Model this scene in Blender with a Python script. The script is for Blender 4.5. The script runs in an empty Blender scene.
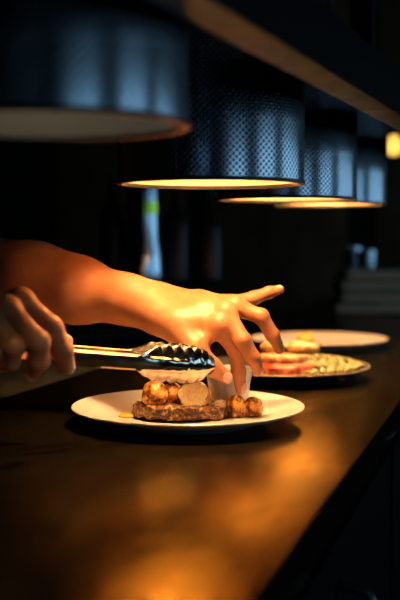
import bpy, bmesh, math, random
import numpy as np
from mathutils import Vector, Matrix, noise

random.seed(7)
C = bpy.context.scene.collection
PI = math.pi
F = 1050.0                                  # focal length in pixels of the 400x600 frame
YAW = math.asin(.2873); PITCH = math.atan(60/1050)
CAMZ = 1.175
TOP = 0.95                                  # counter top height

# ------------------------------------------------------------------ helpers
def at(px, py, d):
    """world point seen at pixel px,py at horizontal depth d from the camera"""
    u = (px-200)/F; v = (300-py)/F
    h = math.cos(PITCH) + v*math.sin(PITCH); z = -math.sin(PITCH) + v*math.cos(PITCH)
    s = d/h
    x = u*s; y = d
    return np.array((x*math.cos(YAW) - y*math.sin(YAW), x*math.sin(YAW) + y*math.cos(YAW), CAMZ + z*s))

def tag(o, label=None, cat=None, group=None, kind=None):
    if label: o['label'] = label
    if cat: o['category'] = cat
    if group: o['group'] = group
    if kind: o['kind'] = kind
    return o

def empty(name, loc, rz=0.0):
    o = bpy.data.objects.new(name, None); o.empty_display_size = .05
    o.location = loc; o.rotation_euler = (0, 0, rz); C.objects.link(o)
    return o

def link(name, me, mats, parent=None, smooth=True, loc=None):
    o = bpy.data.objects.new(name, me)
    for m in (mats if isinstance(mats, (list, tuple)) else [mats]): me.materials.append(m)
    if smooth:
        me.polygons.foreach_set('use_smooth', [True]*len(me.polygons))
    if parent: o.parent = parent
    if loc is not None: o.location = loc
    C.objects.link(o)
    return o

def bm_obj(name, bm, mats, parent=None, smooth=True, loc=None, sharp=None):
    bmesh.ops.recalc_face_normals(bm, faces=bm.faces[:])
    me = bpy.data.meshes.new(name); bm.to_mesh(me); bm.free()
    o = link(name, me, mats, parent, smooth, loc)
    if smooth and sharp:
        try: me.set_sharp_from_angle(angle=math.radians(sharp))
        except Exception: pass
    return o

def add_box(bm, lo, hi, bev=0.0, seg=2):
    lo = Vector(lo); hi = Vector(hi)
    r = bmesh.ops.create_cube(bm, size=1.0)
    vs = r['verts']
    for v in vs:
        v.co = Vector([(lo[i]+hi[i])/2 + v.co[i]*(hi[i]-lo[i]) for i in range(3)])
    if bev > 0:
        es = list({e for v in vs for e in v.link_edges})
        bmesh.ops.bevel(bm, geom=es, offset=bev, segments=seg, affect='EDGES', profile=.6)

def box(name, lo, hi, mat, parent=None, bev=0.0, smooth=False):
    bm = bmesh.new(); add_box(bm, lo, hi, bev)
    return bm_obj(name, bm, mat, parent, smooth=bev > 0 or smooth, sharp=40)

def add_lathe(bm, prof, seg=64, center=(0, 0, 0), closed=False):
    rings = []
    cx, cy, cz = center
    for r, z in prof:
        if r < 1e-6:
            rings.append([bm.verts.new((cx, cy, cz+z))])
        else:
            rings.append([bm.verts.new((cx+r*math.cos(2*PI*k/seg), cy+r*math.sin(2*PI*k/seg), cz+z)) for k in range(seg)])
    pairs = list(zip(rings[:-1], rings[1:]))
    if closed: pairs.append((rings[-1], rings[0]))
    for a, b in pairs:
        for k in range(seg):
            k2 = (k+1) % seg
            if len(a) == 1 and len(b) == 1: continue
            if len(a) == 1: bm.faces.new((a[0], b[k], b[k2]))
            elif len(b) == 1: bm.faces.new((a[k], b[0], a[k2]))
            else: bm.faces.new((a[k], b[k], b[k2], a[k2]))

def lathe(name, prof, mat, parent=None, seg=64, loc=None, closed=False, sharp=35):
    bm = bmesh.new(); add_lathe(bm, prof, seg, closed=closed)
    return bm_obj(name, bm, mat, parent, True, loc, sharp)

def add_tube(bm, pts, rad, seg=10):
    pts = [Vector(p) for p in pts]
    rads = rad if isinstance(rad, (list, tuple)) else [rad]*len(pts)
    ref = Vector((0, 0, 1)); prev = None
    for i, p in enumerate(pts):
        d = (pts[min(i+1, len(pts)-1)] - pts[max(i-1, 0)]).normalized()
        a = d.cross(ref)
        if a.length < 1e-3: a = d.cross(Vector((1, 0, 0)))
        a.normalize(); b = d.cross(a)
        ring = [bm.verts.new(p + (a*math.cos(2*PI*k/seg) + b*math.sin(2*PI*k/seg))*rads[i]) for k in range(seg)]
        if prev:
            for k in range(seg):
                bm.faces.new((prev[k], prev[(k+1) % seg], ring[(k+1) % seg], ring[k]))
        else: bm.faces.new(ring[::-1])
        prev = ring
    bm.faces.new(prev)

def tube(name, pts, rad, mat, parent=None, seg=10):
    bm = bmesh.new(); add_tube(bm, pts, rad, seg)
    return bm_obj(name, bm, mat, parent, True, sharp=50)

# ---- materials
def mat(name, col=(.5, .5, .5), rough=.5, metal=0.0, spec=.5, **kw):
    m = bpy.data.materials.new(name); m.use_nodes = True
    b = m.node_tree.nodes['Principled BSDF']
    b.inputs['Base Color'].default_value = (*col, 1)
    b.inputs['Roughness'].default_value = rough
    b.inputs['Metallic'].default_value = metal
    b.inputs['Specular IOR Level'].default_value = spec
    for k, v in kw.items(): b.inputs[k.replace('_', ' ')].default_value = v
    return m

def N(m, t, **kw):
    n = m.node_tree.nodes.new(t)
    for k, v in kw.items():
        if k in n.inputs: n.inputs[k].default_value = v
        else: setattr(n, k, v)
    return n
def L(m, a, b): m.node_tree.links.new(a, b)
def bsdf(m): return m.node_tree.nodes['Principled BSDF']

def coords(m, scale=(1, 1, 1)):
    t = N(m, 'ShaderNodeTexCoord'); mp = N(m, 'ShaderNodeMapping')
    mp.inputs['Scale'].default_value = scale
    L(m, t.outputs['Object'], mp.inputs['Vector'])
    return mp.outputs['Vector']

def noise_col(m, stops, scale=20, detail=5, rough=.6, vscale=(1, 1, 1), dist=0.0):
    """base colour from a noise ramp"""
    n = N(m, 'ShaderNodeTexNoise'); n.inputs['Scale'].default_value = scale
    n.inputs['Detail'].default_value = detail; n.inputs['Roughness'].default_value = rough
    n.inputs['Distortion'].default_value = dist
    L(m, coords(m, vscale), n.inputs['Vector'])
    r = N(m, 'ShaderNodeValToRGB')
    e = r.color_ramp.elements
    while len(e) < len(stops): e.new(.5)
    for i, (p, c) in enumerate(stops): e[i].position = p; e[i].color = (*c, 1)
    L(m, n.outputs['Fac'], r.inputs['Fac']); L(m, r.outputs['Color'], bsdf(m).inputs['Base Color'])
    return n, r

def noise_bump(m, scale=100, strength=.2, dist=.002, vscale=(1, 1, 1), detail=4):
    n = N(m, 'ShaderNodeTexNoise'); n.inputs['Scale'].default_value = scale; n.inputs['Detail'].default_value = detail
    L(m, coords(m, vscale), n.inputs['Vector'])
    b = N(m, 'ShaderNodeBump'); b.inputs['Strength'].default_value = strength; b.inputs['Distance'].default_value = dist
    L(m, n.outputs['Fac'], b.inputs['Height']); L(m, b.outputs['Normal'], bsdf(m).inputs['Normal'])
    return n

def noise_rough(m, lo, hi, scale=30, vscale=(1, 1, 1)):
    n = N(m, 'ShaderNodeTexNoise'); n.inputs['Scale'].default_value = scale; n.inputs['Detail'].default_value = 4
    L(m, coords(m, vscale), n.inputs['Vector'])
    r = N(m, 'ShaderNodeMapRange'); r.inputs['From Min'].default_value = .3; r.inputs['From Max'].default_value = .7
    r.inputs['To Min'].default_value = lo; r.inputs['To Max'].default_value = hi
    L(m, n.outputs['Fac'], r.inputs['Value']); L(m, r.outputs['Result'], bsdf(m).inputs['Roughness'])

# counter: dark oiled bronze-brown sheet with fine brushed wear
M_counter = mat('dark_brown_worktop', (.035, .022, .013), .34, .88, .11, Specular_Tint=(.50, .45, .34, 1))
noise_col(M_counter, [(.25, (.046, .036, .022)), (.55, (.056, .044, .027)), (.8, (.070, .056, .035))], 26, 8, .7, (3, 1, 1))
noise_bump(M_counter, 700, .035, .0004, (1.6, 1, 1))
noise_rough(M_counter, .17, .25, 25, (2.5, 1, 1))
M_black = mat('black_laminate', (.0015, .0018, .0018), .7, 0, .05)
M_kick = mat('black_rubber', (.005, .005, .005), .7)
M_steel = mat('brushed_steel', (.55, .54, .52), .22, 1); noise_bump(M_steel, 300, .04, .0004, (1, 1, 12))
M_tong = mat('polished_steel', (.80, .73, .62), .12, 1); noise_rough(M_tong, .08, .22, 40)
M_darksteel = mat('dark_steel', (.05, .055, .06), .4, 1)
M_rail = mat('worn_steel_reflection', (.3, .26, .21), .3, .6, .3, Specular_Tint=(.35, .42, .48, 1))
noise_col(M_rail, [(.3, (.16, .25, .34)), (.5, (.08, .12, .16)), (.62, (.13, .15, .17)), (.75, (.10, .045, .02))], 14, 6, .65, (1, .6, 1))  # bluish tones paint in reflected daylight; the reddish end is rust
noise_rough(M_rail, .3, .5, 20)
M_railshade = mat('blue_grey_rail_shade', (.003, .005, .006), .7, 0, .05)  # near black puts the rail's unlit side into its colour; posts share it
M_wall = mat('dark_wall_paint', (.018, .018, .017), .8, 0, .2); noise_bump(M_wall, 60, .1, .002)
M_panel = mat('dark_wood_panel', (.05, .032, .018), .5, 0, .3)
noise_col(M_panel, [(.3, (.10, .065, .03)), (.7, (.2, .13, .06))], 8, 5, .6, (1, 6, .6))
M_floor = mat('dark_stone_floor', (.02, .019, .018), .6); noise_col(M_floor, [(.3, (.013, .013, .012)), (.7, (.03, .028, .026))], 6)
M_ceil = mat('dark_ceiling_paint', (.012, .012, .012), .9, 0, .1)
M_frame = mat('black_window_frame', (.01, .01, .011), .5)
M_china = mat('warm_white_china', (.80, .76, .70), .22, 0, .5); noise_bump(M_china, 14, .03, .002)
M_chinadark = mat('charcoal_stoneware', (.02, .018, .016), .35)
M_rimlight = mat('painted_rim_light', (.55, .42, .28), .5)  # pale rim colour stands in for light caught along the plate edge
M_cup = mat('white_porcelain', (.82, .80, .76), .25)
M_cloth = mat('grey_linen', (.75, .6, .45), .9, 0, .1); noise_bump(M_cloth, 300, .3, .001)
M_cord = mat('black_cord', (.01, .01, .01), .6)

def glass_pane():
    m = bpy.data.materials.new('window_glass'); m.use_nodes = True
    nt = m.node_tree; nt.nodes.remove(nt.nodes['Principled BSDF'])
    t = N(m, 'ShaderNodeBsdfTransparent'); g = N(m, 'ShaderNodeBsdfGlossy'); g.inputs['Roughness'].default_value = .02
    x = N(m, 'ShaderNodeMixShader'); x.inputs['Fac'].default_value = .06
    L(m, t.outputs[0], x.inputs[1]); L(m, g.outputs[0], x.inputs[2]); L(m, x.outputs[0], nt.nodes['Material Output'].inputs['Surface'])
    return m
M_glass = glass_pane()

def emit(name, col, s):
    m = mat(name, col, .4)
    b = bsdf(m); b.inputs['Emission Color'].default_value = (*col, 1); b.inputs['Emission Strength'].default_value = s
    return m
M_bulb = emit('warm_bulb', (1.0, .55, .225), 380)
M_bulbfill = emit('amber_fill_bulb', (1.0, .64, .36), 95)  # fill glow added inside the unlit nearest lamp, for the hand and food
M_pend = emit('yellow_bulb', (1.0, .58, .10), 1.6)

# perforated shade: a diamond lattice of small dark holes in blued steel
def mesh_metal():
    m = mat('perforated_blue_steel', (.3, .34, .38), .22, 1)
    t = N(m, 'ShaderNodeTexCoord'); s = N(m, 'ShaderNodeSeparateXYZ'); L(m, t.outputs['Object'], s.inputs[0])
    def mth(op, a, b=None):
        n = N(m, 'ShaderNodeMath', operation=op)
        for i, q in enumerate((a, b)):
            if q is None: continue
            if isinstance(q, (int, float)): n.inputs[i].default_value = q
            else: L(m, q, n.inputs[i])
        return n.outputs[0]
    th = mth('MULTIPLY', mth('ARCTAN2', s.outputs['Y'], s.outputs['X']), 96.0)
    zz = mth('MULTIPLY', s.outputs['Z'], 96.0/.1063)
    p = mth('MULTIPLY', mth('SINE', th), mth('SINE', zz))
    hole = N(m, 'ShaderNodeMapRange'); L(m, p, hole.inputs['Value'])
    hole.inputs['From Min'].default_value = .15; hole.inputs['From Max'].default_value = .55
    r = N(m, 'ShaderNodeValToRGB'); e = r.color_ramp.elements
    e[0].color = (.44, .56, .68, 1); e[1].color = (.06, .08, .10, 1)
    L(m, hole.outputs['Result'], r.inputs['Fac']); L(m, r.outputs['Color'], bsdf(m).inputs['Base Color'])
    b = N(m, 'ShaderNodeBump'); b.invert = True; b.inputs['Strength'].default_value = .35; b.inputs['Distance'].default_value = .0015
    L(m, hole.outputs['Result'], b.inputs['Height']); L(m, b.outputs['Normal'], bsdf(m).inputs['Normal'])
    return m
M_mesh = mesh_metal()
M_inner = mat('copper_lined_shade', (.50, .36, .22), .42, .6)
M_liner = mat('dark_grey_liner', (.022, .029, .033), .4, .2, .3)  # kept near black so the added fill bulb does not light up the shade
M_top = mat('dark_lamp_cap', (.03, .035, .04), .4, 1)

# ---- signed distance modelling (one continuous surface per body)
def v3(p): return np.array(p, dtype=np.float32)
def smin(a, b, k):
    if k <= 0: return np.minimum(a, b)
    h = np.clip(.5+.5*(b-a)/k, 0, 1)
    return b*(1-h)+a*h - k*h*(1-h)

class Field:
    def __init__(s, lo, hi, res):
        s.lo = v3(lo); s.res = res
        s.n = np.ceil((v3(hi)-s.lo)/res).astype(int)+1
        s.D = np.full(tuple(s.n), .5, np.float32)
    def sub(s, lo, hi):
        a = np.clip(np.floor((v3(lo)-s.lo)/s.res).astype(int), 0, s.n); b = np.clip(np.ceil((v3(hi)-s.lo)/s.res).astype(int)+1, 0, s.n)
        return a, b
    def grid(s, a, b):
        ax = [s.lo[i]+s.res*np.arange(a[i], b[i], dtype=np.float32) for i in range(3)]
        return ax[0][:, None, None], ax[1][None, :, None], ax[2][None, None, :]
    def cone(s, G, p, q, ra, rb):
        p = v3(p); q = v3(q); d = q-p; L2 = float(d@d)+1e-12
        x, y, z = (G[i]-p[i] for i in range(3))
        h = np.clip((x*d[0]+y*d[1]+z*d[2])/L2, 0, 1)
        return np.sqrt((x-h*d[0])**2+(y-h*d[1])**2+(z-h*d[2])**2) - (ra+(rb-ra)*h)
    def ell(s, G, c, R, axes=None):
        x, y, z = (G[i]-c[i] for i in range(3))
        if axes is not None:
            A = np.array(axes, np.float32)
            x, y, z = (A[i][0]*x+A[i][1]*y+A[i][2]*z for i in range(3))
        k0 = np.sqrt((x/R[0])**2+(y/R[1])**2+(z/R[2])**2)
        k1 = np.sqrt((x/R[0]**2)**2+(y/R[1]**2)**2+(z/R[2]**2)**2)+1e-9
        return k0*(k0-1)/k1
    def chain(s, pts, rads, k_in=.004, k=.008, base=None):
        """union a tapered chain; base given: smooth only against that copy and hard-min into the field"""
        P = np.array(pts, np.float32); m = max(rads)+max(k, k_in)+4*s.res
        a, b = s.sub(P.min(0)-m, P.max(0)+m)
        if (b <= a).any(): return
        G = s.grid(a, b); d = None
        for i in range(len(pts)-1):
            c = s.cone(G, pts[i], pts[i+1], rads[i], rads[i+1])
            d = c if d is None else smin(d, c, k_in)
        sl = tuple(slice(a[i], b[i]) for i in range(3))
        if base is None: s.D[sl] = smin(s.D[sl], d, k)
        else: s.D[sl] = np.minimum(s.D[sl], smin(base[sl], d, k))
    def blob(s, c, R, k=.01, axes=None, cut=False):
        m = max(R)+k+4*s.res; c = v3(c)
        a, b = s.sub(c-m, c+m)
        if (b <= a).any(): return
        G = s.grid(a, b); d = s.ell(G, c, R, axes)
        sl = tuple(slice(a[i], b[i]) for i in range(3))
        if cut: s.D[sl] = -smin(-s.D[sl], d, k)
        else: s.D[sl] = smin(s.D[sl], d, k)
    def plane(s, p, n, k=0):
        """keep only the side n points away from"""
        G = s.grid(np.zeros(3, int), s.n); n = v3(n)/np.linalg.norm(n)
        d = (G[0]-p[0])*n[0]+(G[1]-p[1])*n[1]+(G[2]-p[2])*n[2]
        s.D = np.maximum(s.D, d)
    def mesh(s):
        """surface nets: returns verts, quads"""
        D = s.D; I = D < 0
        n = [k-1 for k in D.shape]
        cnt = np.zeros(n, np.int8)
        for dx in (0, 1):
            for dy in (0, 1):
                for dz in (0, 1):
                    cnt += I[dx:dx+n[0], dy:dy+n[1], dz:dz+n[2]]
        act = np.argwhere((cnt > 0) & (cnt < 8))
        idx = -np.ones(n, np.int64); idx[tuple(act.T)] = np.arange(len(act))
        acc = np.zeros((len(act), 3)); w = np.zeros(len(act))
        cs = [(0, 0, 0), (1, 0, 0), (0, 1, 0), (1, 1, 0), (0, 0, 1), (1, 0, 1), (0, 1, 1), (1, 1, 1)]
        val = [D[act[:, 0]+c[0], act[:, 1]+c[1], act[:, 2]+c[2]].astype(float) for c in cs]
        for i in range(8):
            for bit in (1, 2, 4):
                j = i | bit
                if j == i: continue
                va, vb = val[i], val[j]
                x = (va < 0) != (vb < 0)
                t = np.where(x, va/(va-vb+1e-12), 0)
                p = np.array(cs[i])[None]+t[:, None]*(np.array(cs[j])-np.array(cs[i]))[None]
                acc += p*x[:, None]; w += x
        V = s.lo[None]+s.res*(act+acc/w[:, None])
        Q = []
        for ax in range(3):
            o = [i for i in range(3) if i != ax]
            sa = [slice(None)]*3; sb = [slice(None)]*3
            sa[ax] = slice(0, -1); sb[ax] = slice(1, None)
            e = np.argwhere(I[tuple(sa)] != I[tuple(sb)])
            ok = np.ones(len(e), bool)
            for q in o: ok &= (e[:, q] > 0) & (e[:, q] < D.shape[q]-1)
            e = e[ok]
            ins = I[tuple(e.T)]
            f = []
            for d1, d2 in ((0, 0), (1, 0), (1, 1), (0, 1)):
                c = e.copy(); c[:, o[0]] -= d1; c[:, o[1]] -= d2
                f.append(idx[tuple(c.T)])
            f = np.stack(f, 1)
            flip = ins if ax != 1 else ~ins
            f[flip] = f[flip][:, ::-1]
            Q.append(f)
        return V, np.concatenate(Q)

def raw_mesh(name, parts):
    Vs = []; Qs = []; o = 0
    for V, Q in parts:
        Vs.append(V); Qs.append(Q+o); o += len(V)
    V = np.concatenate(Vs); Q = np.concatenate(Qs)
    me = bpy.data.meshes.new(name)
    me.vertices.add(len(V)); me.vertices.foreach_set('co', V.astype(np.float32).ravel())
    me.loops.add(Q.size); me.loops.foreach_set('vertex_index', Q.astype(np.int32).ravel())
    me.polygons.add(len(Q)); me.polygons.foreach_set('loop_start', np.arange(0, Q.size, 4, dtype=np.int32))
    me.update(calc_edges=True); me.validate()
    bm = bmesh.new(); bm.from_mesh(me); bmesh.ops.recalc_face_normals(bm, faces=bm.faces[:]); bm.to_mesh(me); bm.free()
    return me

# ------------------------------------------------------------------ the room
tag(box('floor', (-3.2, -3.6, -.05), (2.4, 5.7, 0), M_floor), kind='structure')
tag(box('ceiling', (-3.2, -3.6, 2.8), (2.4, 5.7, 2.85), M_ceil), kind='structure')
tag(box('wall_left', (-3.2, -3.6, 0), (-3.05, 5.7, 2.8), M_wall), kind='structure')
tag(box('wall_back', (-3.05, 5.55, 0), (2.25, 5.7, 2.8), M_wall), kind='structure')
tag(box('wall_front', (-3.05, -3.6, 0), (2.25, -3.45, 2.8), M_wall), kind='structure')
WIN = [(-2.3, -.5), (.4, 1.5), (2.1, 5.2)]; WZ = (.92, 1.74)
bm = bmesh.new()
ys = [-3.6] + [y for w in WIN for y in w] + [5.7]
for i in range(0, len(ys), 2): add_box(bm, (2.25, ys[i], 0), (2.4, ys[i+1], 2.8))
for a, b in WIN:
    add_box(bm, (2.25, a, 0), (2.4, b, WZ[0])); add_box(bm, (2.25, a, WZ[1]), (2.4, b, 2.8))
tag(bm_obj('wall_right', bm, M_wall, smooth=False), kind='structure')
for i, (a, b) in enumerate(WIN):
    bm = bmesh.new()
    for lo, hi in (((2.27, a, WZ[0]), (2.33, b, WZ[0]+.04)), ((2.27, a, WZ[1]-.04), (2.33, b, WZ[1])),
                   ((2.27, a, WZ[0]+.04), (2.33, a+.04, WZ[1]-.04)), ((2.27, b-.04, WZ[0]+.04), (2.33, b, WZ[1]-.04)),
                   ((2.28, (a+b)/2-.03, WZ[0]+.04), (2.32, (a+b)/2+.03, WZ[1]-.04))):
        add_box(bm, lo, hi)
    w = tag(bm_obj('window_%d' % (i+1), bm, M_frame, smooth=False), kind='structure')
    box('pane', (2.297, a+.04, WZ[0]+.04), (2.303, b-.04, WZ[1]-.04), M_glass, w)
# dim timber panels on the far wall
for i, (a, b) in enumerate(((-2.5, -1.75), (-1.6, -.85), (-.7, .05))):
    tag(box('trim_%d' % (i+1), (a, 5.515, .2), (b, 5.55, 2.6), M_panel, bev=.004), kind='structure')

# ------------------------------------------------------------------ pass counter
top = tag(box('countertop', (-.70, -1.2, TOP-.04), (-.1515, 4.3, TOP), M_counter, bev=.0035),
          'long dark brown glossy kitchen pass worktop carrying the plates', 'countertop')
base = tag(box('counter_cabinet', (-.67, -1.18, .10), (-.175, 4.28, TOP-.04), M_black),
           'black cabinet base under the long brown worktop', 'cabinet')
box('plinth', (-.63, -1.15, 0), (-.215, 4.25, .10), M_kick, base)
for y0 in (-1.1, -.25, .6, 1.45, 2.3, 3.15):
    d = box('door', (-.175, y0+.01, .13), (-.157, y0+.82, TOP-.06), M_black, base, bev=.002)
    hy = y0+.385
    tube('handle', [(-.157, hy, .846), (-.128, hy, .840), (-.122, hy, .82), (-.122, hy, .63), (-.128, hy, .605), (-.157, hy, .60)], .0055, M_steel, d)

# chef-side work table and shelf riser beyond the pass
wt = tag(empty('work_table', (-1.15, 2.3, 0)), 'low steel work table in the dim kitchen behind the tongs hand', 'table')
M_tabletop = mat('pale_grey_top', (.10, .125, .14), .6)
def wbox(name, lo, hi, m, parent, org, bev=0.0):
    o = box(name, [lo[i]-org[i] for i in range(3)], [hi[i]-org[i] for i in range(3)], m, parent, bev); return o
O = (-1.15, 2.3, 0)
wbox('table_top', (-1.55, 1.68, .86), (-.76, 2.95, .90), M_tabletop, wt, O, .003)
for x in (-1.5, -.81):
    for y in (1.73, 2.9): wbox('leg', (x-.02, y-.02, 0), (x+.02, y+.02, .86), M_steel, wt, O)
wbox('undershelf', (-1.52, 1.72, .28), (-.79, 2.92, .30), M_darksteel, wt, O)
sr = tag(empty('shelf_riser', (-1.1, 2.6, .90)), 'black two-legged shelf riser standing on the steel work table', 'shelf')
O = (-1.1, 2.6, .90)
wbox('shelf_board', (-1.5, 2.38, 1.05), (-.78, 2.8, 1.07), M_black, sr, O, .002)
for x in (-1.46, -.82): wbox('support', (x-.012, 2.4, .90), (x+.012, 2.78, 1.05), M_black, sr, O)

# tall polished bottle that mirrors the daylight, and dark bottles by it
def bottle(name, prof, m, loc, label, cat, group=None):
    o = lathe(name, prof, m, None, 48, loc); return tag(o, label, cat, group)
M_chrome = mat('polished_blue_steel', (.42, .56, .72), .16, 1)
M_greenglint = mat('green_glint_band', (.35, .55, .08), .16, 1)  # band added to turn the mirrored daylight streak green
b = at(143, 300, 2.62)
bx, by = float(b[0]), float(b[1])
flask = tag(empty('flask', (bx, by, 1.07)), 'tall polished steel flask with an added green glint band in the dark background', 'bottle')
lathe('body', [(0, 0), (.044, 0), (.050, .006), (.051, .03), (.048, .07), (.042, .11), (.040, .16), (.041, .22), (.040, .30), (.030, .32), (0, .32)], M_chrome, flask, 48)
lathe('band', [(.036, .168), (.0425, .168), (.0430, .200), (.036, .200)], M_greenglint, flask, 48, closed=True)
lathe('lid', [(.0, .32), (.027, .32), (.027, .355), (.018, .36), (0, .36)], M_darksteel, flask, 32)
M_dkglass = mat('dark_bottle_glass', (.01, .014, .012), .3, 0, .25)
for i, (px, d, h) in enumerate(((176, 2.70, .26), (208, 2.72, .24), (113, 2.68, .27))):
    p = at(px, 300, d)
    bo = lathe('bottle', [(0, 0), (.032, 0), (.036, .005), (.036, h*.55), (.03, h*.65), (.013, h*.75), (.012, h*.96), (.015, h*.97), (.015, h), (0, h)], M_dkglass, None, 32, (float(p[0]), float(p[1]), 1.07))
    tag(bo, ['dark glass bottle on the shelf just right of the steel flask', 'dark glass bottle on the shelf furthest right of the flask', 'dark glass bottle on the shelf left of the steel flask'][i], 'bottle', 'dark bottles on the back shelf')

# folded cloths and steel cups far along the pass
nc = at(374, 310, 3.25)
for k in range(4):
    bm = bmesh.new()
    w = .13-.004*k; dd = .10
    add_box(bm, (-w, -dd, 0), (w, dd, .031), .012, 3)
    bmesh.ops.subdivide_edges(bm, edges=[e for e in bm.edges if e.calc_length() > .05], cuts=6, use_grid_fill=True)
    for v in bm.verts:
        f = noise.noise(Vector((v.co.x*14, v.co.y*14, k*3.1)))*.006
        v.co.x += f; v.co.z += noise.noise(Vector((v.co.x*16+5, v.co.y*16, k)))*.003
    o = bm_obj('folded_cloth', bm, M_cloth, None, True, (float(nc[0])+.008*(k % 2), float(nc[1])+.006*k, TOP+.034*k+.002))
    o.rotation_euler = (0, 0, .25+.03*k)
    tag(o, ['grey folded cloth at the bottom of the far stack', 'grey folded cloth second from bottom of the far stack', 'grey folded cloth second from top of the far stack', 'grey folded cloth on top of the far stack'][k], 'cloth', 'folded cloths on the far pass')
for i, (px, d, h) in enumerate(((366, 3.62, .19), (352, 3.75, .20))):
    p = at(px, 300, d)
    o = lathe('steel_cup', [(0, 0), (.026, 0), (.03, .004), (.034, h), (.032, h), (.028, .008), (0, .006)], M_chrome, None, 32, (float(p[0]), float(p[1]), TOP))
    tag(o, ['tall steel cup just behind the folded cloths, nearer one', 'tall steel cup behind the folded cloths, further left one'][i], 'cup', 'steel cups behind the cloths')

# pendant bulb far right
p = at(394, 147, 3.7)
pb = tag(empty('pendant_bulb', (float(p[0]), float(p[1]), float(p[2]))), 'glowing yellow round bulb hanging at the far right', 'lamp')
bm = bmesh.new(); add_lathe(bm, [(0, -.03), (.015, -.027), (.026, -.014), (.029, .0), (.027, .012), (.018, .028), (.013, .04), (0, .042)], 32)
bm_obj('bulb', bm, M_pend, pb)
lathe('socket', [(0, .04), (.015, .04), (.016, .075), (.008, .085), (0, .085)], M_darksteel, pb, 24)
tube('cord', [(0, 0, .085), (0, 0, 2.8-float(p[2]))], .003, M_cord, pb)

# ------------------------------------------------------------------ rail over the pass
def rail_x(y): return -.2121 + (.0649/.8326)*(y-.661)
rl = tag(empty('overhead_rail', (rail_x(1.2), 1.2, 1.3205)), 'worn square steel rail running above the pass beside the lamps', 'rail')
ang = -math.atan2(.0649, .8326)
rl.rotation_euler = (0, 0, ang)
ob = box('rail_tube', (0, -1.05, 0), (.036, 2.2, .053), [M_railshade, M_rail], rl, bev=.002)
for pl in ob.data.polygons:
    if pl.normal.z < -.5: pl.material_index = 1  # lighter underside paints in its reflections, other faces stay dark
for yy in (-.33, -.075, .22, 1.6):
    box('hanger_post', (.008, yy-.011, .053), (.030, yy+.011, 1.4795), M_railshade, rl)

# ------------------------------------------------------------------ heat lamps
def heat_lamp(y, zb, label, lit=True, h=.24, x=-.3335, drop=0.0):
    R = .1063
    t = tag(empty('heat_lamp', (x, y, zb)), label, 'heat lamp', 'heat lamps above the pass')
    lathe('shade', [(R, .0), (R, h-.012), (R-.004, h-.003), (R-.012, h), (.03, h), (.03, h-.0015), (R-.012, h-.0015), (R-.0025, h-.012), (R-.0025, .0)], [M_mesh], t, 128, closed=True, sharp=50)
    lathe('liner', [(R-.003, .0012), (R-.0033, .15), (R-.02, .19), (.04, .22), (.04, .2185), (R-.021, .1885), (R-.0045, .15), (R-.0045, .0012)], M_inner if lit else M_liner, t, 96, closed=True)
    lathe('rim', [(R-.005, -.0015), (R+.0010, -.0015), (R+.0010, .0025), (R-.005, .0025)], M_top, t, 128, closed=True)
    sa = math.atan2(-y, -x) - math.asin(.35)
    sx, sy = (R+.0004)*math.cos(sa), (R+.0004)*math.sin(sa)
    bm = bmesh.new(); add_box(bm, (-.0008, -.0012, .003), (.0008, .0012, h-.012))
    s = bm_obj('seam', bm, M_top, t, False, (sx, sy, 0)); s.rotation_euler = (0, 0, sa)
    lathe('cap', [(0, h), (.040, h), (.040, h+.02), (.03, h+.035), (.012, h+.05), (0, h+.05)], M_top, t, 40)
    lathe('socket', [(0, .185-drop), (.019, .185-drop), (.019, .235), (0, .235)], M_top, t, 24)
    lathe('bulb', [(0, .110-drop), (.017, .112-drop), (.029, .122-drop), (.032, .138-drop), (.029, .155-drop), (.021, .170-drop), (.016, .184-drop), (0, .186-drop)], M_bulb if lit else M_bulbfill, t, 24)
    tube('cord', [(0, 0, h+.05), (0, 0, 2.8-zb)], .004, M_cord, t)
    return t
heat_lamp(.714, 1.259, 'large dark perforated heat lamp nearest the camera, with no bright rim', False)
heat_lamp(1.1536, 1.239, 'lit perforated heat lamp right above the hand, second in the row')
heat_lamp(1.5635, 1.2360, 'lit perforated heat lamp third in the row, partly behind the second')
heat_lamp(1.9445, 1.241, 'lit perforated heat lamp furthest along the row', drop=.045)

# ------------------------------------------------------------------ plates
PL = [(-.383, 1.2256), (-.3623, 1.671), (-.3888, 2.154)]
PROF = [(0, .0), (.080, .0), (.084, .002), (.100, .0065), (.125, .0140), (.1425, .0205), (.1430, .0220), (.1420, .0228),
        (.126, .0180), (.110, .0125), (.098, .0088), (.085, .0072), (0, .0065)]
def plate(xy, label, two=False):
    o = lathe('dinner_plate', PROF, [M_chinadark, M_rimlight] if two else M_china, None, 128, (xy[0], xy[1], TOP))
    if two:
        for p in o.data.polygons:
            if math.hypot(p.center.x, p.center.y) > .1415: p.material_index = 1
    return tag(o, label, 'plate', 'dinner plates on the pass')
plate(PL[0], 'wide white dinner plate nearest the camera under the tongs')
plate(PL[1], 'dark-backed dinner plate in the middle with beans and meat', True)
plate(PL[2], 'pale dinner plate furthest along the pass')
PZ = TOP+.0068

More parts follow.
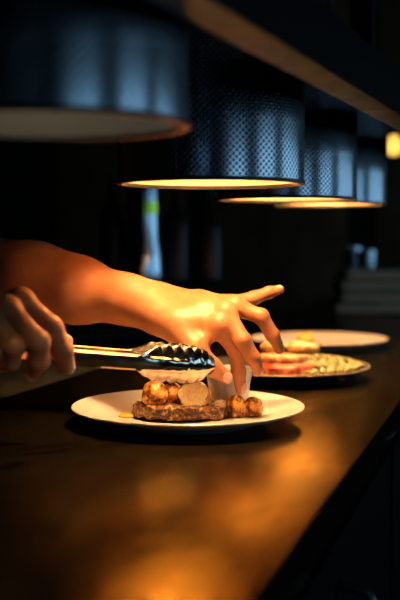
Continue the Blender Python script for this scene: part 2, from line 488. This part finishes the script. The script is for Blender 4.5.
# ---- food
def lumpy(name, R, m, loc, amp=.12, freq=2.2, seed=0, rot=(0, 0, 0), sub=4, flat=None, cutax=None):
    bm = bmesh.new(); bmesh.ops.create_icosphere(bm, subdivisions=sub, radius=1)
    for v in bm.verts:
        p = v.co.normalized()
        f = 1+amp*noise.fractal(p*freq+Vector((seed*3.7, seed*1.3, seed)), .8, 2.1, 4)
        v.co = Vector((p.x*R[0]*f, p.y*R[1]*f, p.z*R[2]*f))
    me_m = m if isinstance(m, (list, tuple)) else [m]
    if cutax is not None:
        n = Vector(cutax[0]).normalized(); off = cutax[1]
        for v in bm.verts:
            d = v.co.dot(n)-off
            if d > 0: v.co -= n*d*.93
    o = bm_obj(name, bm, me_m, None, True, loc); o.rotation_euler = rot
    if cutax is not None and len(me_m) > 1:
        n = Vector(cutax[0]).normalized()
        for pl in o.data.polygons:
            if pl.center.dot(n) > cutax[1]-.0006: pl.material_index = 1
    return o

def food_mat(name, stops, scale=60, rough=.4, bump=.5, bs=250, **kw):
    m = mat(name, stops[0][1], rough, 0, .5, **kw)
    noise_col(m, stops, scale, 7, .7); noise_bump(m, bs, bump, .0015)
    return m
M_pot = food_mat('roasted_potato_skin', [(.38, (.03, .008, .001)), (.46, (.24, .075, .010)), (.53, (.66, .30, .045)), (.63, (.92, .62, .18))], 100, .32)
M_potcut = food_mat('pale_potato_flesh', [(.3, (.72, .48, .18)), (.48, (.92, .80, .40)), (.7, (.96, .92, .60))], 160, .5, .5, 320)
M_steak = food_mat('seared_meat', [(.40, (.010, .004, .001)), (.49, (.065, .024, .005)), (.57, (.28, .12, .025)), (.67, (.85, .58, .20))], 190, .3, 1.0, 420)
M_red = food_mat('pink_rare_meat', [(.36, (.30, .03, .012)), (.5, (.50, .09, .035)), (.64, (.62, .30, .14))], 90, .35)
M_crust = food_mat('pale_roast_crust', [(.36, (.22, .08, .02)), (.5, (.58, .33, .11)), (.64, (.8, .60, .30))], 80, .45)
M_bean = food_mat('pale_green_bean', [(.35, (.13, .15, .04)), (.62, (.34, .35, .12))], 90, .35, .2)
M_butter = mat('yellow_butter_sauce', (.85, .48, .06), .2)
M_sauce = mat('orange_sauce', (.62, .26, .05), .3)

def pxz(px, py, d, z=None):
    p = at(px, py, d); return (float(p[0]), float(p[1]), float(p[2]))

# steak on the near plate: a thick irregular slab
def slab(name, hx, hy, hz, m, loc, rz, seed, amp=.004):
    bm = bmesh.new(); bmesh.ops.create_icosphere(bm, subdivisions=5, radius=1)
    for v in bm.verts:
        p = v.co
        # superellipsoid: flat top and bottom, round plan
        r = math.hypot(p.x, p.y); th = math.atan2(p.y, p.x)
        e = .45
        cz = math.copysign(abs(p.z)**e, p.z); cr = r**e if r > 0 else 0
        plan = 1+.10*noise.noise(Vector((math.cos(th)*1.4+seed, math.sin(th)*1.4, seed)))
        q = Vector((math.cos(th)*cr*hx*plan, math.sin(th)*cr*hy*plan, cz*hz))
        q += p.normalized()*amp*noise.fractal(Vector((q.x, q.y, q.z))*75+Vector((seed, 0, 0)), .7, 2.2, 4)
        q.z = max(q.z, -hz)
        v.co = q
    o = bm_obj(name, bm, m, None, True, loc); o.rotation_euler = (0, 0, rz)
    return o
RZ = YAW
s0 = pxz(180, 411, 1.282)
tag(slab('steak', .058, .042, .0100, M_steak, (s0[0], s0[1], PZ+.0103), RZ, 2.0),
    'browned coarse-crusted steak on the near plate under three potatoes', 'meat')
ZS = PZ+.0245
def pot(px, py, d, R, label, seed, cut=None, rot=(0, 0, 0), cat='potato'):
    o = lumpy('roast_potato', R, [M_pot, M_potcut], pxz(px, py, d), .10, 1.6, seed, rot, 4, cutax=cut)
    return tag(o, label, cat, 'potatoes on the near plate')
toCam = Vector((math.sin(YAW), -math.cos(YAW), .12))
pot(155, 394.5, 1.268, (.0160, .0155, .0175), 'browned roast potato leftmost of the three on the steak', 1)
pot(173, 395.5, 1.282, (.0150, .0150, .0155), 'browned roast potato in the middle of the three on the steak', 2)
pot(194, 396, 1.270, (.0215, .0200, .0190), 'halved roast potato with pale cut face on the steak below the tongs', 3, cut=(Vector((math.sin(YAW)-.12, -math.cos(YAW), .22)), .0115))
pot(236, 407.5, 1.285, (.0125, .0125, .0165), 'small roast potato standing under the index fingertip', 4)
pot(253, 408, 1.292, (.0125, .0125, .0145), 'small roast potato at the right end beside the white sauce cup', 5)
bm = bmesh.new(); bmesh.ops.create_icosphere(bm, subdivisions=3, radius=1)
for v in bm.verts: v.co = Vector((v.co.x*.011*(1+.3*noise.noise(v.co*2)), v.co.y*.012, v.co.z*.003))
sb = pxz(128, 412, 1.285)
tag(bm_obj('butter_pool', bm, M_butter, None, True, (sb[0], sb[1], PZ+.002)), 'small yellow pool of butter sauce left of the steak', 'sauce')

# white sauce cup
cp = pxz(229, 405, 1.362)
CUPX, CUPY = cp[0], cp[1]
cup = lathe('sauce_cup', [(0, 0), (.0215, 0), (.0235, .002), (.0305, .050), (.0312, .052), (.0300, .052), (.0288, .050), (.0218, .004), (0, .004)], M_cup, None, 64, (CUPX, CUPY, PZ))
tag(cup, 'white tapered sauce cup held by fingertips on the near plate', 'cup')

# middle plate: meat stack and beans
m1 = pxz(284, 364, 1.66)
tag(slab('roast_meat', .046, .035, .0115, M_red, (m1[0], m1[1], PZ+.0119), RZ, 5.0, .003), 'pink-edged thick roast meat on the middle plate', 'meat')
m2 = pxz(283, 353, 1.675)
tag(slab('crusted_slice', .042, .030, .006, M_crust, (m2[0], m2[1], PZ+.030), RZ+.1, 6.0, .003), 'pale crusted slice lying over the pink meat', 'food')
m3 = pxz(301, 347, 1.69)
tag(lumpy('potato_piece', (.030, .022, .0105), M_crust, (m3[0], m3[1], PZ+.0445), .1, 1.7, 9, (0, .05, .3)), 'pale roast piece on top of the meat stack on the middle plate', 'potato')
m4 = pxz(272, 349, 1.70)
tag(lumpy('potato_piece', (.020, .018, .009), M_crust, (m4[0], m4[1], PZ+.0445), .1, 1.7, 11, (0, 0, .7)), 'pale roast piece behind the ring finger on the meat stack', 'potato')
bm = bmesh.new(); bmesh.ops.create_icosphere(bm, subdivisions=2, radius=1)
for v in bm.verts: v.co = Vector((v.co.x*.0068, v.co.y*.0050-.0012*(v.co.x**2), v.co.z*.0044))
bean_me = bpy.data.meshes.new('bean'); bm.to_mesh(bean_me); bm.free()
bean0 = None; nb = 0
pts = []
tries = 0
while nb < 210 and tries < 9000:
    tries += 1
    r = math.sqrt(random.random())*.130; th = random.random()*2*PI
    x = r*math.cos(th); y = r*math.sin(th)
    # beans lie right of and around the meat in the camera's sense
    u = x*math.cos(YAW)+y*math.sin(YAW); w = -x*math.sin(YAW)+y*math.cos(YAW)
    if u < .035 or r > .130: continue
    lay = 0 if nb < 130 else 1
    if lay and (r > .1): continue
    z = TOP + (.0073 if r < .098 else .0090+(r-.098)*.33) + .0042 + lay*.0062
    q = Vector((PL[1][0]+x, PL[1][1]+y, z))
    if any((q-p).length < .0088 for p in pts): continue
    pts.append(q)
    if bean0 is None:
        o = link('bean', bean_me, M_bean); bean0 = o
        tag(o, 'small pale green bean in the bed of beans on the middle plate', 'bean', 'beans on the middle plate')
    else:
        o = bean0.copy(); C.objects.link(o)
    o.location = q; o.rotation_euler = (random.uniform(-.4, .4), random.uniform(-.4, .4), random.random()*6.3)
    nb += 1

# far plate: yellow piece and orange smear
f1 = pxz(305, 331, 2.2)
tag(lumpy('yellow_vegetable', (.019, .016, .013), mat('yellow_squash', (.85, .5, .08), .4), (f1[0], f1[1], PZ+.012), .12, 1.6, 21), 'yellow vegetable piece on the far plate behind the meat', 'vegetable')
bm = bmesh.new(); bmesh.ops.create_icosphere(bm, subdivisions=4, radius=1)
for v in bm.verts: v.co = Vector((v.co.x*.050*(1+.25*noise.noise(v.co*1.7)), v.co.y*.032*(1+.3*noise.noise(v.co*2.3)), v.co.z*.004))
f2 = pxz(322, 338, 2.14)
tag(bm_obj('sauce_smear', bm, M_sauce, None, True, (f2[0], f2[1], PZ+.002)), 'orange sauce smear on the far plate', 'sauce')

# ------------------------------------------------------------------ tongs
def tongs():
    A = Vector(at(-4, 349.5, 1.084)); B = Vector(at(213, 366, 1.222))
    el = (B-A).normalized(); Lt = (B-A).length
    cam = Vector((0, 0, CAMZ)); up = Vector((0, 0, 1))
    vd = ((A+B)/2-cam).normalized()
    upp = (up-el*up.dot(el)).normalized(); tw = el.cross(upp).normalized()
    if tw.dot(-vd) < 0: tw = -tw                                    # towards the camera
    roll = math.radians(98)
    es = (upp*math.cos(roll)+tw*math.sin(roll)).normalized(); ew = (tw*math.cos(roll)-upp*math.sin(roll)).normalized()
    root = tag(empty('tongs', A), 'polished steel serving tongs with scalloped tips held over the potatoes', 'tongs')
    M = Matrix((el, ew, es)).transposed()
    def W(l, w, s): return M @ Vector((l, w, s))
    HL = .104; LA = Lt-HL
    def sep(l): return   .0035+.0105*min(1, l/(LA*.55))**.8 if l < LA else .014-.003*((l-LA)/HL)**2
    for sg, nm in ((1, 'arm'), (-1, 'arm')):
        bm = bmesh.new(); rows = []
        nl = 30; hw0 = .0085
        for i in range(nl+1):
            l = LA*i/nl*1.02; hw = hw0*(.8+.2*min(1, i/10)); fl = .006
            s0 = sep(l)
            prof = [(-hw, s0-fl), (-hw, s0-.0018), (-hw*.8, s0), (0, s0+.0006), (hw*.8, s0), (hw, s0-.0018), (hw, s0-fl)]
            rows.append([bm.verts.new(W(l, w, sg*s)) for w, s in prof])
        for a, b in zip(rows[:-1], rows[1:]):
            for k in range(6): bm.faces.new((a[k], a[k+1], b[k+1], b[k]))
        arm = bm_obj(nm, bm, M_tong, root, True, sharp=35)
        md = arm.modifiers.new('thick', 'SOLIDIFY'); md.thickness = .0009; md.offset = 0
        # scalloped jaw
        bm = bmesh.new(); rows = []; nu, nv = 90, 36
        for i in range(nu+1):
            u = i/nu; l = LA-.004+(HL+.004)*u
            grow = min(1, u/.30); grow = grow*grow*(3-2*grow)
            tipw = math.sqrt(max(0, 1-max(0, (u-.66)/.345)**2.2)) if u > .66 else 1
            sc = (u-.16)/.84*6.5
            edge = abs(math.sin(PI*sc)) if u > .16 else .6
            hw = (.0085+(.0205-.0085)*grow)*tipw*(1+.10*(edge-.6)*grow)+.0004
            row = []
            for j in range(nv+1):
                v = -1+2*j/nv
                bowl = .010*grow*(v*v)                              # sides turn in towards the other jaw
                cor = .0016*grow*(edge-.5)*abs(v)**1.5
                ch = max(0, min(1, (.0085-abs(v*hw))/.002))*max(0, min(1, (.62-u)/.03))*.003*grow   # the arm's channel pressed into the jaw
                s = sep(l)+.003*math.sin(PI*u)-bowl+cor+ch-.006*max(0, (u-.8)/.2)**2
                row.append(bm.verts.new(W(l, v*hw, sg*s)))
            rows.append(row)
        for a, b in zip(rows[:-1], rows[1:]):
            for k in range(nv): bm.faces.new((a[k], a[k+1], b[k+1], b[k]))
        jaw = bm_obj('jaw', bm, M_tong, arm, True)
        md = jaw.modifiers.new('thick', 'SOLIDIFY'); md.thickness = .0010; md.offset = 0
    tube('hinge_pin', [W(.005, -.0075, 0), W(.005, .0075, 0)], .0030, M_steel, root, 14)
    return root
tongs()

# ------------------------------------------------------------------ the cook
def skin_mat():
    m = mat('skin', (.62, .34, .20), .42, 0, .45)
    bs = bsdf(m)
    bs.inputs['Subsurface Weight'].default_value = .15
    bs.inputs['Subsurface Radius'].default_value = (1, .35, .15); bs.inputs['Subsurface Scale'].default_value = .006
    noise_col(m, [(.3, (.40, .16, .065)), (.55, (.50, .215, .095)), (.75, (.58, .285, .145))], 32, 5, .6)
    noise_bump(m, 420, .22, .0008)
    return m
M_skin = skin_mat()
M_nail = mat('fingernail', (.78, .52, .40), .25)
M_hair = mat('dark_brown_hair', (.02, .012, .008), .5)
M_lips = mat('lips', (.45, .16, .12), .4)
M_eye = mat('eye', (.45, .42, .40), .2)
M_iris = mat('brown_iris', (.03, .015, .008), .15)
M_shirt = mat('black_work_shirt', (.012, .012, .013), .85, 0, .1); noise_bump(M_shirt, 500, .3, .001)
M_apron = mat('charcoal_apron', (.04, .04, .04), .85, 0, .1); noise_bump(M_apron, 600, .3, .001)
M_trouser = mat('black_trousers', (.01, .01, .011), .85, 0, .1)
M_shoe = mat('black_shoe', (.008, .008, .008), .5)

NAILS = []
def lerp(a, b, t): return np.array(a)+(np.array(b)-np.array(a))*t

# --- left arm: reaching hand
Lw = at(160, 308, 1.315)
Lelb = at(-34, 262, 1.425); Lsh = np.array((-.905, 1.385, 1.345))
Rw = at(-42, 322, 1.085)
Relb = np.array((-.775, .925, 1.105)); Rsh = np.array((-.925, 1.015, 1.355))

def finger(F_, base, pts, rads, nail=None, k=.008):
    F_.chain(pts, rads, .0035, k, base)
    # knuckle swellings
    for i, s in ((1, 1.0), (2, 1.01)):
        c = pts[i]; r = rads[i]*s
        F_.blob(c, (r, r, r), .003)
    if nail is not None: NAILS.append((np.array(pts[-2]), np.array(pts[-1]), np.array(nail, float), rads[-1]))

def left_arm(res=.0015):
    f = {
     'index':  [at(219, 327, 1.272), at(235.5, 350, 1.283), at(238.5, 372, 1.286), at(241, 389, 1.283)],
     'middle': [at(226, 314, 1.282), at(243, 341, 1.264), at(253, 358, 1.266), at(258.5, 370.5, 1.272)],
     'ring':   [at(236, 307.5, 1.306), at(261, 316.5, 1.296), at(272.5, 335, 1.300), at(279.5, 349, 1.306)],
     'pinky':  [at(229, 304, 1.330), at(254, 298, 1.338), at(269, 292.5, 1.342), at(280, 289.5, 1.344)],
    }
    th = [at(176, 326, 1.283), at(195, 350, 1.262), at(212, 367, 1.258), at(226, 377.5, 1.262)]
    allp = np.array([p for v in f.values() for p in v]+th+[Lw, Lelb, Lsh])
    F_ = Field(allp.min(0)-.065, allp.max(0)+.065, res)
    # arm
    F_.chain([Lsh, lerp(Lsh, Lelb, .5), Lelb], [.052, .047, .041], .03, .02)
    a1 = at(127, 299.5, 1.332); a2 = at(78, 290, 1.360); a3 = at(36, 279, 1.388)
    F_.chain([Lelb, a3, a2, a1, at(150, 306, 1.318)], [.041, .0435, .0385, .0265, .0235], .03, .03)
    # wrist: two bones side by side
    F_.chain([a1, at(158, 301, 1.328), at(178, 304, 1.33)], [.024, .0195, .016], .02, .012)
    F_.chain([a1, at(156, 315, 1.303), at(176, 321, 1.292)], [.024, .0195, .017], .02, .012)
    # palm: one ray per finger
    for k, (n, r) in enumerate((('index', .0125), ('middle', .0125), ('ring', .012), ('pinky', .0112))):
        w0 = lerp(at(163, 317, 1.298), at(165, 301, 1.332), k/3)
        F_.chain([w0, lerp(w0, f[n][0], .55), f[n][0]], [.016, .0145, r], .01, .012)
    F_.chain([at(176, 311, 1.312), at(208, 313, 1.300), at(222, 315, 1.296)], [.018, .0165, .013], .01, .012)
    # palm side and ball of the thumb
    F_.chain([at(170, 322, 1.305), at(205, 325, 1.298)], [.015, .011], .01, .014)
    F_.chain([at(160, 317, 1.300), th[0], lerp(th[0], th[1], .8)], [.017, .0185, .0145], .01, .012)
    F_.chain([th[1], lerp(th[1], f['index'][0], .55)], [.009, .008], .01, .012)     # web of the thumb
    # tendons on the back of the hand
    up = np.array((0, 0, 1.0))
    for n in ('index', 'middle', 'ring'):
        F_.chain([lerp(f[n][0], Lw, .75)+up*.0125, f[n][0]+up*.0105], [.0022, .0032], .002, .006)
        F_.blob(f[n][0]+up*.003, (.0112, .0112, .0112), .008)
    base = F_.D.copy()
    cam = np.array((math.sin(YAW), -math.cos(YAW), 0)); rt = np.array((math.cos(YAW), math.sin(YAW), 0))
    finger(F_, base, f['index'], [.0112, .0098, .0086, .0070], rt*.8+cam*.6)
    finger(F_, base, f['middle'], [.0115, .0100, .0088, .0070], rt*.9+up*.2+cam*.35)
    finger(F_, base, f['ring'], [.0108, .0096, .0084, .0068], rt*.9+up*.5)
    finger(F_, base, f['pinky'], [.0098, .0084, .0073, .0058], up+cam*.1)
    finger(F_, base, th, [.0150, .0128, .0112, .0082], cam*.9+up*.35)
    return F_.mesh()

def right_arm(res=.0015):
    f = {
     'index':  [at(21, 302.5, 1.078), at(51, 328, 1.066), at(62, 350, 1.072), at(67, 366, 1.082)],
     'middle': [at(7, 311, 1.062), at(38, 342, 1.046), at(39, 361, 1.056), at(30, 374, 1.070)],
     'ring':   [at(-8, 320, 1.055), at(14, 347, 1.040), at(11, 361, 1.052), at(0, 366, 1.066)],
     'pinky':  [at(-22, 331, 1.055), at(-6, 351, 1.044), at(-10, 363, 1.054), at(-19, 366, 1.066)],
    }
    th = [at(-14, 320, 1.112), at(20, 329, 1.150), at(47, 337, 1.160), at(66, 341, 1.161)]
    allp = np.array([p for v in f.values() for p in v]+th+[Rw, Relb, Rsh])
    F_ = Field(allp.min(0)-.065, allp.max(0)+.065, res)
    F_.chain([Rsh, lerp(Rsh, Relb, .5), Relb], [.052, .047, .041], .03, .02)
    F_.chain([Relb, lerp(Relb, Rw, .3), lerp(Relb, Rw, .75), Rw], [.041, .043, .030, .0245], .03, .03)
    F_.chain([lerp(Relb, Rw, .85), at(-30, 316, 1.105)], [.024, .019], .02, .012)
    F_.chain([lerp(Relb, Rw, .85), at(-32, 326, 1.07)], [.024, .018], .02, .012)
    for k, (n, r) in enumerate((('index', .0125), ('middle', .0125), ('ring', .012), ('pinky', .0112))):
        w0 = lerp(at(-36, 315, 1.098), at(-38, 328, 1.075), k/3)
        F_.chain([w0, lerp(w0, f[n][0], .55), f[n][0]], [.016, .015, r], .01, .012)
    F_.chain([at(-36, 318, 1.10), th[0], lerp(th[0], th[1], .8)], [.017, .017, .0135], .01, .012)
    up = np.array((0, 0, 1.0)); cam = np.array((math.sin(YAW), -math.cos(YAW), 0)); rt = np.array((math.cos(YAW), math.sin(YAW), 0))
    for n in ('index', 'middle', 'ring'):
        F_.chain([lerp(f[n][0], Rw, .75)+up*.012+cam*.004, f[n][0]+up*.0105+cam*.003], [.0022, .0032], .002, .006)
        F_.blob(f[n][0]+up*.003, (.0122, .0122, .0122), .006)
    base = F_.D.copy()
    finger(F_, base, f['index'], [.0132, .0122, .0109, .0088], rt*.8+cam*.1)
    finger(F_, base, f['middle'], [.0130, .0119, .0106, .0085], -up*.6+cam*.3-rt*.5)
    finger(F_, base, f['ring'], [.0120, .0106, .0094, .0076], -up*.6-rt*.5)
    finger(F_, base, f['pinky'], [.0110, .0094, .0084, .0068], -up*.6-rt*.5)
    finger(F_, base, th, [.0145, .0125, .0105, .0078], up*.9-cam*.5)
    return F_.mesh()

pel = np.array((-1.11, 1.20, .93)); chest = np.array((-1.02, 1.20, 1.22)); nk = np.array((-.945, 1.20, 1.43)); hd = np.array((-.875, 1.20, 1.565))
def torso_field(off=0.0, arms=0.0, res=.006, legs=True, head=True, lo=(-1.40, .80, -.01), hi=(-.68, 1.62, 1.76)):
    F_ = Field(lo, hi, res)
    for c, R in ((pel, (.115, .165, .12)), ((pel+chest)/2, (.105, .15, .13)), (chest, (.115, .165, .15)), ((chest+nk)/2+np.array((0, 0, .02)), (.09, .17, .09))):
        F_.blob(c, tuple(r+off for r in R), .06)
    F_.chain([Lsh, nk-np.array((.01, 0, .04)), Rsh], [.055+off, .06+off, .055+off], .03, .05)
    if arms:
        for sh, el in ((Lsh, Lelb), (Rsh, Relb)):
            F_.chain([sh, lerp(sh, el, arms)], [.056+off, .052+off], .02, .03)
    if legs:
        for s in (-1, 1):
            hip = pel+np.array((0, s*.085, -.03)); kn = np.array((-1.09, 1.20+s*.11, .49)); an = np.array((-1.13, 1.20+s*.12, .07))
            F_.chain([hip, lerp(hip, kn, .5), kn, lerp(kn, an, .35), an], [.085+off, .072+off, .053+off, .052+off, .036+off], .03, .04)
            if not off: F_.chain([an-np.array((.03, 0, .03)), an+np.array((.14, s*.02, -.035))], [.032, .028], .02, .03)
    if head:
        F_.chain([nk-np.array((.02, 0, .05)), hd-np.array((.02, 0, .05))], [.055, .053], .02, .03)
    return F_
def head_mesh():
    F_ = Field(hd-.16, hd+.17, .0028)
    c, s_ = math.cos(.55), math.sin(.55)                              # head bowed towards the plate
    ax = np.array(((c, 0, -s_), (0, 1, 0), (s_, 0, c)))               # rows: forward, left, up
    fw, lf, up = ax
    P = lambda a, b_, c_: hd+fw*a+lf*b_+up*c_
    F_.chain([nk-np.array((.02, 0, .05)), P(-.03, 0, -.03)], [.054, .052], .02, .02)
    F_.blob(P(-.012, 0, .03), (.098, .074, .088), .02, ax)
    F_.blob(P(.035, 0, -.04), (.062, .058, .075), .03, ax)
    F_.blob(P(.066, 0, -.095), (.026, .028, .020), .02, ax)           # chin
    F_.blob(P(.085, 0, .025), (.016, .055, .012), .015, ax)           # brow
    for sg in (-1, 1):
        F_.blob(P(.098, sg*.032, .004), (.014, .017, .011), .006, ax, cut=True)
        F_.blob(P(.082, sg*.032, .003), (.0125, .0125, .0125), .002, ax)
        F_.blob(P(.070, sg*.045, -.035), (.022, .018, .016), .02, ax)
        F_.blob(P(-.012, sg*.076, -.012), (.020, .008, .033), .006, ax)
        F_.blob(P(.100, sg*.012, -.040), (.010, .009, .008), .006, ax)
    F_.chain([P(.093, 0, .012), P(.118, 0, -.034)], [.008, .0125], .004, .008)
    F_.blob(P(.092, 0, -.066), (.013, .024, .006), .004, ax); F_.blob(P(.090, 0, -.077), (.013, .021, .0065), .004, ax)
    return F_.mesh(), ax, P

LA_ = left_arm(); RA_ = right_arm(); TB_ = torso_field().mesh(); HM_, AX, PH = head_mesh()
me = raw_mesh('body', [LA_, RA_, TB_, HM_])
cook = link('person', me, [M_skin, M_nail, M_lips, M_eye, M_iris])
tag(cook, 'person with bare forearms reaching in from the left, gripping tongs and a white cup', 'person')
cen = np.empty(len(me.polygons)*3, np.float32); me.polygons.foreach_get('center', cen); cen = cen.reshape(-1, 3)
nor = np.empty(len(me.polygons)*3, np.float32); me.polygons.foreach_get('normal', nor); nor = nor.reshape(-1, 3)
mi = np.zeros(len(me.polygons), np.int32)
for d_, t_, n_, r_ in NAILS:
    ax = t_-d_; ax /= np.linalg.norm(ax); n_ = n_-ax*(n_@ax); n_ /= np.linalg.norm(n_); sd = np.cross(ax, n_)
    c_ = t_+ax*(r_*.1); q = cen-c_
    u = q@ax; w = q@sd; h = q@n_
    sel = (h > r_*.35) & ((u/(r_*.95))**2+(w/(r_*.80))**2 < 1) & (np.abs(u)+np.abs(w)+np.abs(h) < r_*4)
    mi[sel] = 1
q = cen-hd; a_, b_, c_ = q@AX[0], q@AX[1], q@AX[2]
mi[(a_ > .085) & (np.abs(b_) < .022) & (c_ < -.060) & (c_ > -.083)] = 2
for sg in (-1, 1):
    e = cen-PH(.082, sg*.032, .003); mi[(np.linalg.norm(e, axis=1) < .0132) & (a_ > .086)] = 3
for sg in (-1, 1): mi[(mi == 3) & (np.hypot(b_-sg*.032, c_+.001) < .0062)] = 4
me.polygons.foreach_set('material_index', mi); me.update()

def cloth_part(name, F_, m):
    return link(name, raw_mesh(name, [F_.mesh()]), m, cook)
S = torso_field(.010, .62, .006, legs=False, head=False)
S.plane((0, 0, .88), (0, 0, -1)); cloth_part('shirt', S, M_shirt)
T = Field((-1.40, .80, .04), (-.80, 1.62, 1.02), .006)
T.blob(pel, (.123, .173, .13), .05)
for s in (-1, 1):
    hip = pel+np.array((0, s*.085, -.03)); kn = np.array((-1.09, 1.20+s*.11, .49)); an = np.array((-1.13, 1.20+s*.12, .07))
    T.chain([hip, lerp(hip, kn, .5), kn, an], [.096, .084, .068, .058], .03, .03)
T.plane((0, 0, .98), (0, 0, 1)); T.plane((0, 0, .06), (0, 0, -1)); cloth_part('trousers', T, M_trouser)
A_ = torso_field(.022, 0, .006, legs=False, head=False)
A_.chain([pel+np.array((.02, 0, -.05)), np.array((-1.04, 1.20, .58))], [.15, .15], .02, .04)
A_.plane((-1.03, 0, 0), (-1, 0, .12)); A_.plane((0, 0, 1.32), (0, 0, 1)); A_.plane((0, 0, .55), (0, 0, -1)); cloth_part('apron', A_, M_apron)
for s in (-1, 1):
    an = np.array((-1.13, 1.20+s*.12, .07))
    B_ = Field(an-np.array((.14, .12, .075)), an+np.array((.26, .12, .09)), .004)
    B_.chain([an-np.array((.035, 0, .022)), an+np.array((.15, s*.02, -.03))], [.046, .038], .02, .03)
    B_.chain([an-np.array((.01, 0, .02)), an+np.array((-.005, 0, .035))], [.046, .044], .02, .03)
    B_.plane((0, 0, .001), (0, 0, -1)); B_.plane((0, 0, .12), (0, 0, 1)); cloth_part('shoe', B_, M_shoe)
H_ = Field(hd-.17, hd+.18, .004)
H_.blob(PH(-.018, 0, .038), (.104, .081, .092), .01, AX)
H_.blob(PH(.085, 0, -.02), (.075, .085, .075), .015, AX, cut=True)
H_.blob(PH(.03, 0, -.11), (.12, .10, .085), .015, AX, cut=True)
cloth_part('hair', H_, M_hair)

# ------------------------------------------------------------------ daylight and camera
w = bpy.data.worlds.new('World'); bpy.context.scene.world = w; w.use_nodes = True
bg = w.node_tree.nodes['Background']
bg.inputs['Color'].default_value = (.34, .58, .76, 1); bg.inputs['Strength'].default_value = 2.0
for i, (a, b) in enumerate(WIN):                                     # portals guide sampling through the openings
    ld = bpy.data.lights.new('daylight_portal', 'AREA'); ld.shape = 'RECTANGLE'
    ld.size = b-a; ld.size_y = WZ[1]-WZ[0]; ld.cycles.is_portal = True
    o = bpy.data.objects.new('daylight_portal', ld); o.location = (2.38, (a+b)/2, sum(WZ)/2)
    o.rotation_euler = (PI/2, 0, PI/2); C.objects.link(o)

cd = bpy.data.cameras.new('camera'); cam = bpy.data.objects.new('camera', cd); C.objects.link(cam)
cam.location = (0, 0, CAMZ); cam.rotation_euler = (PI/2-PITCH, 0, YAW)
cd.sensor_width = 36; cd.sensor_fit = 'VERTICAL'; cd.sensor_height = 36; cd.lens = 36*F/600
cd.clip_start = .02
cd.dof.use_dof = True; cd.dof.focus_distance = 1.27; cd.dof.aperture_fstop = 63/17.
sc = bpy.context.scene; sc.camera = cam
sc.view_settings.view_transform = 'Standard'; sc.view_settings.look = 'None'
sc.view_settings.exposure = 0; sc.view_settings.gamma = 1; sc.view_settings.use_curve_mapping = False
